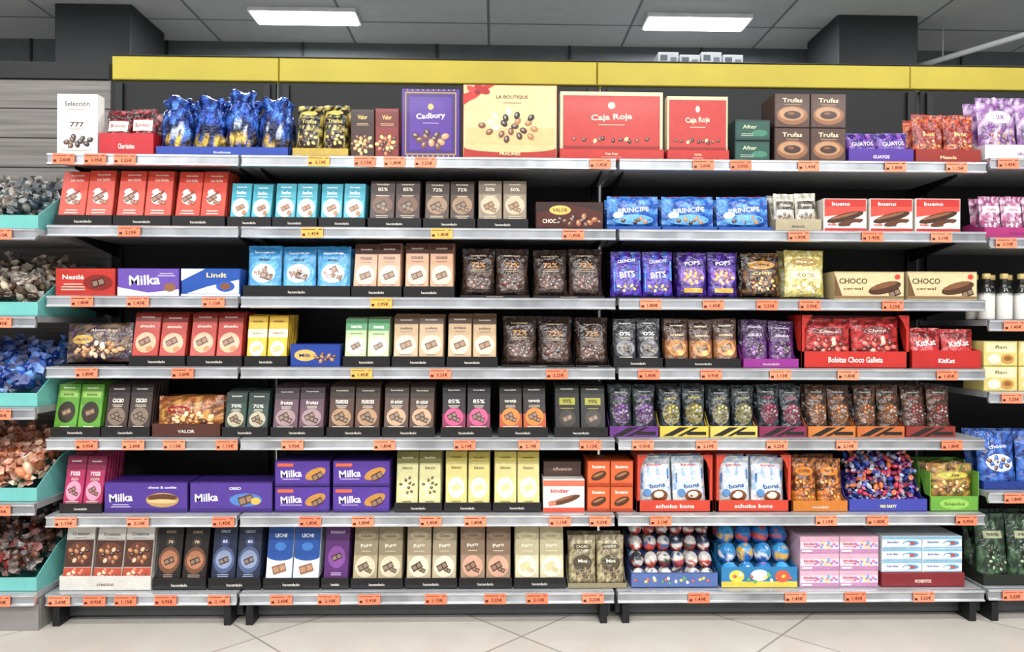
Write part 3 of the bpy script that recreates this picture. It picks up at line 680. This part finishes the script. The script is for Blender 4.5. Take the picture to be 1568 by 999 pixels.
for a,c in ((974,1093),(1095,1213)):
    window_display(a,c,5,697,'c43c26',2,[('t','kinder',.5,.84,.46,.05,'c8281c'),('p',[(.1,.5),(.9,.56),(.9,.74),(.1,.68)],'2c6cac'),('t','schoko',.5,.62,.6,.09,'fafcff',.1),('t','bons',.55,.44,.46,.09,'1c5494',.1),('e',.6,.24,.26,.12,'7a4a2c'),('e',.58,.26,.15,.07,'f0e4d0'),('e',.24,.3,.12,.08,'5a8cc4')],kb,'schoko bons',
      'chocolate_bonbon_window_display',lip=18)
pouches(1214,1299,5,700,2,[('e',.5,.74,.36,.09,'d88020'),('t','TOFFEE',.5,.74,.42,.055,'3a1808'),('k',.5,.38,.4,.24,24,['c0641c','4a2410','e0a040','7a3c18'],.06)],speckle(['a05018','5a2812','c87824','3c2418'],8),lip=17,col='c07020',name='caramel_pouch_display',t=.05)
b=MB(); w,h=fr(b,1300,1421,5,697)
tray(b,w,.16,.045,.12,'3a3f9c',txt='MIX PARTY',tcol='f4f0a0',t=.002)
for r_ in range(7):
    zz=.03+r_*.0245
    for i in range(12):
        for j in range(2):
            candy(b,(.026+(w-.052)*(i+.5+RU(-.2,.2))/12,.028+j*.04+r_*.006,min(zz+RU(0,.012),h-.018)),.012,random.choice(['2a4cb8','c83a54','5a2a90','3c7ac0','b0b8d0','d87038','902048','18307c','4a2a80']))
b.finish('assorted_candy_display')
b=MB(); w,h=fr(b,1423,1500,5,708)
tray(b,w,.14,.055,h*.97,'609a34',txt=None,t=.0025)
for x in (0,w-.003): b.box(x,x+.003,0,.06,0,h*.8,'609a34',c=.0005)
art(b,[('e',.5,.5,.3,.36,'8cbc50'),('t','Snacks',.5,.5,.42,.2,'2c5a14')],w,.055)
M0=b.M.copy()
for j in range(2):
    b.M=M0@Matrix.Translation((.005,.01+j*.055,.004)); b.surf=None
    pillow(b,w-.01,h*.92,.05,speckle(['3a2a1c','8a5a2c','b89040','4a7030'],8,j*3.),mode='flow')
    if j==0: art(b,[('e',.5,.76,.34,.08,'b8ac3c'),('t','nuts',.5,.76,.3,.06,'5a3a14'),('k',.5,.5,.36,.14,18,['b08040','5a3418','e0c080'],.05)],w-.01,h*.92,'foil',.0014)
b.M=M0;b.surf=None;b.finish('nut_snack_display')

# ================================================================== ROW 7
def slim(px0,px1,yt,n,ops,base,**k): bars(px0,px1,6,yt,n,ops,base,**k)
slim(90,232,813,3,[('r',.02,.8,.98,.98,'e0dcd6'),('t','Creation',.5,.88,.6,.05,'3a3430'),('l',.5,.81,.5,1,.02,'8a7a6a'),('r',.02,.34,.98,.78,'4a2c24'),('e',.5,.58,.42,.17,'6a3c28'),('k',.5,.56,.36,.15,11,['3a1c12','b88050','8a5030','d8b890'],.09),('r',.02,.12,.98,.33,'b04830'),('k',.5,.24,.38,.07,8,['d86a4a','e8c8a8','7a2c20'],.08)],'d2cbc2',lip=22,col='ccc8c0',txt='creation',tcol='6a5a50',name='filled_chocolate_bar_display')
slim(233,316,812,2,[('t','CHOC',.5,.9,.4,.045,'d8b890'),('e',.5,.74,.2,.09,'3a302c'),('t','70',.5,.74,.2,.05,'e8c8a0'),('e',.5,.44,.44,.22,'6a4430'),('e',.5,.45,.34,.15,'a87050'),('q',.5,.43,.2,'2a1812',.4),('l',.5,.2,.5,2,.03,'a89080'),('r',.01,.01,.99,.08,'141112')],'1d1718',lip=18)
slim(318,400,812,2,[('t','CHOC',.5,.9,.4,.045,'c8d0e8'),('e',.5,.74,.2,.09,'34406a'),('t','85',.5,.74,.2,.05,'e0e4f0'),('e',.5,.44,.44,.22,'4a587c'),('e',.5,.45,.34,.15,'8490ac'),('q',.5,.43,.2,'2a2024',.4),('l',.5,.2,.5,2,.03,'a0a8c0'),('r',.01,.01,.99,.08,'141420')],'20273e',lip=18)
slim(402,490,811,2,[('r',.01,.5,.99,.99,'1f4a94'),('e',.5,.5,.49,.07,'1f4a94'),('t','LECHE',.5,.84,.46,.06,'f0f4fa'),('e',.5,.66,.22,.07,'3c74bc'),('q',.5,.3,.26,'8a5a3c',.3),('l',.5,.12,.6,2,.03,'8090a8')],'d8dee6',lip=18)
slim(491,535,811,1,[('t','FONDANT',.5,.88,.6,.045,'e8d8f0'),('e',.5,.48,.36,.18,'7c4490'),('q',.5,.48,.2,'3a1c20',.4),('l',.5,.22,.5,2,.03,'c8a8d8'),('r',.01,.01,.99,.08,'b89040')],'522664',lip=18)
for a,c,bs,tp,gl,pc in ((536,618,'a89878','3c3428','ccc0a4','4a3a28'),(619,701,'b6a688','4a3a2c','d8ceb4','3c2418'),(702,785,'967c64','4a2e26','c89880','4a2418'),(786,867,'cac09c','8a7a58','e4dcc0','cab888')):
    slim(a,c,812,2,[('r',.01,.52,.99,.99,mixc(bs,tp,.35)),('e',.5,.84,.38,.08,bs),('t','Cacao',.5,.84,.46,.045,tp),('t','Puro',.5,.68,.46,.06,'f0e8d4',.15),('l',.5,.58,.5,1,.02,'e8dcc4'),('e',.5,.33,.42,.18,gl),('q',.42,.33,.22,pc,.5),('q',.64,.27,.14,mixc(pc,'000000',.2),-.4),('l',.5,.12,.6,1,.03,tp)],bs,lip=17)
pouches(869,961,6,822,2,[('r',.2,.72,.8,.82,'5a5038'),('t','CACAO',.5,.77,.42,.045,'f0e8d0'),('e',.5,.44,.34,.17,'4a4230'),('t','Mini',.5,.48,.32,.06,'f0e8d0'),('k',.5,.24,.32,.09,12,['3c2818','8a6a40'],.06)],speckle(['958665','aca07c','786a4e','c4b890'],7),lip=8,col='8a7f62',txt=None,t=.055,name='cocoa_pouch_display')
def eggcol(a,b2,c3,s):
    def f(u,v):
        n=noise.noise(Vector((u*9+s,v*6,s)))
        if .42<v<.62 and n>-.05: return c3
        if n>.35: return c3
        return a if v<.5 else b2
    return f
def eggs(px0,px1,ytop,cols,traycol,txt,tcol,name,nx,nr,lip,art_=None,r=.033):
    b=MB(); w,h=fr(b,px0,px1,6,ytop)
    tray(b,w,.22,lip/430,lip/430*1.3,traycol,txt=txt,tcol=tcol,t=.002,lipart=art_)
    rr=min((w-.012)/nx/2*.98,r)
    zstep=(h-rr*2.5)/(nr-1)
    for j in range(nr):
        for k in range(2):
            for i in range(nx):
                x=.006+(w-.012)*(i+.5)/nx+RU(-.001,.001)
                y=.006+rr+j*.026+k*rr*1.9; z=.004+rr*1.2+j*zstep
                a=random.choice(cols)
                ellipsoid(b,(x,y,z),(rr,rr,rr*1.2),Matrix.Rotation(RU(-.3,.3),3,'Y')@Matrix.Rotation(RU(-3,3),3,'Z'),None,'foil',16,12,eggcol(a[0],a[1],a[2],RU(0,30)))
    for j in range(1,nr):
        b.box(.004,w-.004,.012+rr*1.2+j*.026,.21,.002,.004+rr*1.2+j*zstep-rr*1.18,mixc(traycol,'000000',.4),'card')
    b.finish(name)
eggs(966,1100,808,[('d8d4ce','b8382c','3a5890'),('d4d0cc','7a2430','2c4a3a'),('c8c4c0','b83c30','e0e0e0'),('2c3858','a8342c','d8d4d0'),('30343c','902c2c','c8c8c8')],'34487c','HUEVO SORPRESA','f4e8a0','surprise_egg_display',6,4,24,
   [('r',0,.1,1,.95,'5068a0'),('k',.5,.5,.46,.2,18,['d8ba4a','b84a3a','e0d8d0','3a8a5a'],.022)],r=.03)
eggs(1104,1222,812,[('2c88c8','1c60b0','e0e4e8'),('3698d4','2068b4','d8ac40'),('2478c0','1a54a0','c84a3a')],'2878ac','SORPRESA','f8f4c0','foil_egg_display',4,3,32,
   [('r',0,.02,1,.3,'d8bc40'),('e',.2,.55,.1,.3,'e0c850'),('e',.5,.6,.12,.28,'d8e0e4'),('e',.8,.55,.1,.3,'c85a3c'),('k',.5,.5,.46,.2,16,['e0c440','b84a3a','e4e0d0','58a048'],.028)],r=.036)
boxes(1224,1347,6,822,2,3,[('r',.01,.7,.99,.98,'d8a4b8'),('r',.01,.02,.99,.26,'b880a8'),('k',.64,.5,.3,.2,14,['c85a80','8a6ac0','e0d070','5aa0c0'],.04),('t','kinder',.24,.58,.3,.17,'c8344a'),('l',.24,.4,.3,1,.06,'a06080'),('r',.04,.1,.3,.2,'f0ecee')],'dccad4',name='surprise_candy_box',depth=.16,side='cca8b8')
b=MB(); w,h=fr(b,1349,1478,6,822)
tray(b,w,.17,.05,.055,'7a2028',txt='MOMENTOS',tcol='f0d8c8',t=.002)
M0=b.M.copy()
for i in range(2):
    for j in range(3):
        b.M=M0@Matrix.Translation((.004+i*(w-.008)/2,.004+RU(0,.003),.052+j*(h-.052)/3))
        ww=(w-.012)/2; hh=(h-.052)/3-.001
        b.box(0,ww,0,.15,0,hh,'dfe4e8',c=.0015,side='d0d8de')
        art(b,[('r',.01,.76,.99,.97,'78b0d0'),('t','kinder',.28,.52,.3,.2,'2a4a8c'),('e',.72,.44,.2,.22,'4a98c8'),('e',.74,.42,.1,.12,'b84a3a'),('e',.62,.4,.08,.14,'f4f0e0'),('r',.02,.04,.98,.14,'98b8cc')],ww,hh)
b.M=M0@Matrix.Translation((.004,.004,.002)); b.box(0,w-.008,.0,.15,0,.049,'8a2c30')
b.M=M0; b.finish('milk_candy_box_stack')

# ================================================================== right bay
RX0=meas(1511,500)[0]; RX1=RX0+1.33
RT=[meas(1540,y)[1] for y in (243,364,490,600,752,900)]
b=MB()
for z in RT: shelf(b,RX0,RX1,z)
b.box(RX0,RX1,SD+.003,SD+.03,.08,BACKTOP-.1,mat='backpanel')
for xx in (RX0+.02,RX1-.05):
    b.box(xx,xx+.03,SD-.012,SD+.002,0.0,BACKTOP-.11,mat='darkmetal'); b.box(xx,xx+.025,-.005,SD,0.0,0.07,mat='darkmetal')
b.box(RX0,RX1,.06,.072,.012,RT[5]-.024,mat='kick')
b.finish('gondola_shelf_unit')
b=MB()
for px,i in ((1538,0),(1535,1),(1548,2),(1545,3),(1550,4),(1548,5)):
    for k in range(4): tag(b,meas(px,400)[0]+k*.33,RT[i],'f58360')
b.finish('price_tags')
def rfill(z,ph,n,w,h,t,cf,ops,lip,col,txt,name,mode='stand'):
    x0=RX0+.005
    for q in range(n):
        b=MB(); b.M=Matrix.Translation((x0+q*(w+.004),.02,z))
        tray(b,w,t*2+.03,lip,lip*1.5,col,txt=txt,tcol='5a2a5a')
        M0=b.M.copy()
        for i in range(ph):
            for j in range(2):
                bw=(w-.006)/ph
                b.M=M0@Matrix.Translation((.003+i*bw,.006+j*(t+.004),.003+t*.11))@Matrix.Rotation(radians(-6),4,'X'); b.surf=None
                pillow(b,bw-.002,h,t,cf,mode=mode,seed=RU(0,40),nx=12,nz=14)
                if j==0: art(b,ops,bw-.002,h,'foil',.0014)
        b.M=M0;b.surf=None;b.finish(name)
rfill(RT[0],2,3,.3,.24,.07,speckle(['6a3a7c','8a5a98','c8b0d0','4a2a5c'],8),[('e',.5,.66,.34,.11,'d8cce0'),('t','MIX',.5,.66,.3,.07,'6a2a7c'),('k',.5,.32,.36,.16,18,['a06030','d8a868','5a2a60'],.045)],.055,'dcd6de','chuches','candy_bag_display')
rfill(RT[1],3,3,.25,.155,.05,speckle(['9c5a84','7a3a64','d0b0c4','b04a78'],8),[('r',.1,.58,.9,.74,'e4d8e2'),('t','nata',.5,.66,.4,.07,'8a2a60'),('k',.5,.3,.32,.14,12,['e8d8e2','903060'],.07)],.04,'a02a68','Candy','candy_bag_display')
b=MB(); z=RT[2]
for i in range(9):
    for j in range(2):
        cx=RX0+.035+i*.066; cy=.055+j*.07
        pr=[(.0,0),(.026,0),(.028,.004),(.028,.085),(.026,.1),(.018,.112),(.012,.128),(.012,.15),(.014,.152),(.014,.17),(.0,.172)]
        vs=[];cs=[];fs=[];n=14
        for r,zz in pr:
            for k in range(n):
                a=2*pi*k/n; vs.append((cx+r*cos(a),cy+r*sin(a),z+zz+.0003)); cs.append(C('d8d6d0' if .003<zz<.09 else ('b8a060' if zz>.15 else '1a1c18')))
        for q in range(len(pr)-1):
            for k in range(n): k2=(k+1)%n; fs.append([q*n+k,q*n+k2,(q+1)*n+k2,(q+1)*n+k])
        b.add(vs,fs,cs,'plastic',True)
b.finish('sauce_bottles')
b=MB(); z=RT[3]
for i in range(5):
    for j in range(2):
        b.M=Matrix.Translation((RX0+.004+i*.13,.02,z+.0003+j*.092))
        b.box(0,.124,0,.12,0,.09,'ccbc70',c=.002)
        art(b,[('r',.05,.55,.95,.95,'dcd4a8'),('t','flan',.5,.76,.36,.14,'6a5a20'),('e',.3,.28,.2,.2,'e4dcbc'),('e',.7,.28,.2,.2,'b88848'),('e',.7,.3,.12,.1,'8a5a20')],.124,.09)
b.finish('dessert_carton_stack')
rfill(RT[4],2,3,.3,.2,.07,speckle(['1c3a8c','2c5cb0','142860','4a78c8'],8),[('t','choco',.5,.72,.46,.07,'e8f0fa',.1),('e',.5,.42,.34,.16,'c8d4e8'),('k',.5,.42,.28,.12,10,['2a5ab0','5a3420'],.07)],.03,'16307c',None,'candy_bag_display')
rfill(RT[5],3,2,.36,.24,.07,speckle(['1c2c20','2c4430','101812','4c6a4c'],8),[('r',.2,.64,.8,.75,'a8a888'),('t','menta',.5,.7,.38,.05,'1c3020'),('k',.5,.32,.34,.18,16,['2c4a34','98a880','3a2418'],.06)],.04,'1a2018',None,'mint_candy_bag_display')

# ================================================================== left bay (bulk confectionery)
LY=-.05
LX1=bx[0][0]-.006; LX0=LX1-1.25
LTy=[350,484,624,770,908]
LT=[meas(30,y,LY)[1] for y in LTy]
b=MB()
for z in LT: shelf(b,LX0,LX1,z,y0=LY,depth=.46)
XP=bx[0][0]-.004
ztw=meas(90,126,YB)[1]; ztd=meas(90,100,YB)[1]
b.box(LX0-.2,XP,YB-.03,YB,.0,ztw,mat='greywood')
b.box(LX0-.2,XP,YB-.04,YB+.01,ztw+.001,ztd,mat='darkmetal')
for k in range(1,5): b.box(LX0-.2,XP,YB-.0315,YB-.029,ztw-.12*k,ztw-.12*k+.005,mat='darkmetal')
b.box(LX0,LX1,LY+.01,LY+.02,.0,LT[4]-.043,mat='basegrey')
b.box(LX1-.02,LX1,LY+.02,YB-.035,.0,LT[4]-.024,mat='basegrey')
b.finish('bulk_candy_shelf_unit')
b=MB()
for z in LT:
    for k in range(4): tag(b,meas(6,400,LY)[0]-k*.3,z,'f58360',y=LY-.0190)
b.finish('price_tags')
LC=[['8a8c84','5a6a70','b0aca0','3c4a54','705848','2c3a44'],['5a4434','3a2a20','8a7058','c0b098','6a5440','a8a090'],['2c5cc0','16388c','3f7ee0','0f2668','6aa0e8'],['d8865a','e0a080','a85830','e8c0a0','c07048'],['3c2820','5a3a2c','2a1a16','7a5440','8a3028']]
for i,z in enumerate(LT):
    for k in range(3):
        b=MB(); w=.40; x0=LX1-.008-(k+1)*(w+.006)+.006
        b.M=Matrix.Translation((x0,LY+.012,z)); lip=.048; dd=.38; t=.003; col='68b4ae'
        b.box(0,w,0,dd,0,t,col); b.box(0,w,0,t,0,lip,col,c=.0005); b.box(0,w,dd-t,dd,0,.2,col)
        for x in (0,w-t):
            pf=[(t,t),(t,lip),(dd*.1,lip*1.5),(dd*.35,.13),(dd-t,.2),(dd-t,t)]
            vs=[(x,a,q) for a,q in pf]+[(x+t,a,q) for a,q in pf]
            b.add(vs,[[0,1,2,3,4,5],[11,10,9,8,7,6]]+[[q,q+6,(q+1)%6+6,(q+1)%6] for q in range(6)],col)
        art(b,[('r',.06,.2,.5,.7,'c8dcd6'),('t','a granel',.28,.45,.26,.24,'2c6a6a')],w,lip)
        heap(b,.004,w-.004,.004,dd-.01,.075,.22,.021 if i!=2 else .025,LC[i],layers=2)
        b.finish('bulk_candy_bin')

# ================================================================== room shell
def plane_box(name,x0,x1,y0,y1,z0,z1,mat):
    b=MB(); b.box(x0,x1,y0,y1,z0,z1,mat=mat,c=.001); return b.finish(name)
CE=3.6
plane_box('floor',-7,7,-6.5,4.2,-.06,0,'floortile')
plane_box('ceiling',-7,7,-6.5,4.2,CE,CE+.06,'ceiltile')
plane_box('wall_back',-7,7,4.05,4.2,0,CE,'farwall')
b=MB()
for i in range(12): b.box(-6.6+i*1.2,-6.58+i*1.2,4.035,4.05,0.0,CE-.002,mat='pillar')
b.finish('trim_1')
for px,pw in ((147,.60),(1340,.66)):
    x=meas(px,60,3.35)[0]
    b=MB(); b.box(x-pw/2,x+pw/2,3.3,3.9,0,CE-.001,mat='pillar',c=.01); b.box(x-pw/2-.012,x+pw/2+.012,3.288,3.912,0,.1,mat='darkmetal',c=.003); b.finish('square_pillar')
def lum(x,y,w=.82,d=.24,e=0,z=CE):
    b=MB()
    b.box(x-w/2-.02,x+w/2+.02,y-d/2-.02,y+d/2+.02,z-.035,z-.0005,mat='frame',c=.003)
    b.box(x-w/2,x+w/2,y-d/2,y+d/2,z-.045,z-.034,mat='fixture',c=.002)
    b.finish('ceiling_light_panel')
    L=bpy.data.lights.new('lamp','AREA'); L.shape='RECTANGLE'; L.size=w; L.size_y=d; L.energy=e; L.color=(1,.99,.97)
    o=bpy.data.objects.new('ceiling_light_lamp',L); o.location=(x,y,z-.06); bpy.context.scene.collection.objects.link(o)
for px,py in ((468,30),(1066,39)):
    zc=CE-.045
    d=R3@Vector(((px-784)/F,(499.5-py)/F,-1)); t=(zc-CZ)/d.z
    lum(CX+d.x*t,-D+d.y*t,e=80)
for x in (-3.6,-1.2,1.2,3.6):
    for y,e in ((-1.7,24),(-3.6,78),(-5.6,80)):
        lum(x,y,w=1.2,d=.3,e=e)
for x in (-4,-1.3,1.3,4): lum(x,1.6,w=1.2,d=.3,e=75)  # extra panels added out of view to brighten the rear ceiling
b=MB()
p0=Vector((3.4,3.6,3.25)); p1=Vector((4.6,1.6,3.25)); n=10
dirv=(p1-p0).normalized(); up=Vector((0,0,1)); sd=dirv.cross(up)
vs=[]
for p in (p0,p1):
    for k in range(n): vs.append(p+(sd*cos(2*pi*k/n)+up*sin(2*pi*k/n))*.022)
b.add(vs,[[k,(k+1)%n,n+(k+1)%n,n+k] for k in range(n)]+[list(range(n))[::-1],list(range(n,2*n))],'a8acae','plastic',False)
for q in (.15,.5,.85):
    p=p0.lerp(p1,q); b.box(p.x-.004,p.x+.004,p.y-.004,p.y+.004,3.26,CE-.0005,'8a8e90','card')
b.finish('ceiling_conduit')
x0=meas(960,90,1.8)[0]; x1=meas(1180,90,1.8)[0]; zt0=meas(1070,128,1.8)[1]
b=MB()
for z in (.2,.8,1.4,2.0,zt0-.02): b.box(x0,x1,1.8,2.3,z,z+.02,mat='shelfmetal')
for x in (x0,x1-.04):
    for y in (1.8,2.26): b.box(x,x+.04,y,y+.04,0,zt0-.002,mat='darkmetal')
b.finish('storage_rack')
b=MB()
for i in range(4):
    px=1008+i*33; xa=meas(px,90,1.85)[0]; xb=meas(px+31,90,1.85)[0]; hh=meas(px,80+(i%2)*4,1.85)[1]-zt0
    b.M=Matrix.Translation((xa,1.85,zt0+.0005)); b.box(0,xb-xa,0,.25,0,hh,'84888c',c=.003)
    art(b,[('r',.1,.75,.45,.92,'3a4048'),('r',.6,.72,.9,.85,'4a5058'),('l',.5,.6,.7,3,.1,'50565c')],xb-xa,hh)
b.finish('storage_cartons')

# ------------------------------------------------------------------ world
wd=bpy.data.worlds.new('store_ambient'); bpy.context.scene.world=wd; wd.use_nodes=True
bg=wd.node_tree.nodes['Background']; bg.inputs['Color'].default_value=(.97,.98,1,1); bg.inputs['Strength'].default_value=.47
vs_=bpy.context.scene.view_settings
vs_.view_transform='Standard'; vs_.look='None'; vs_.exposure=0.06
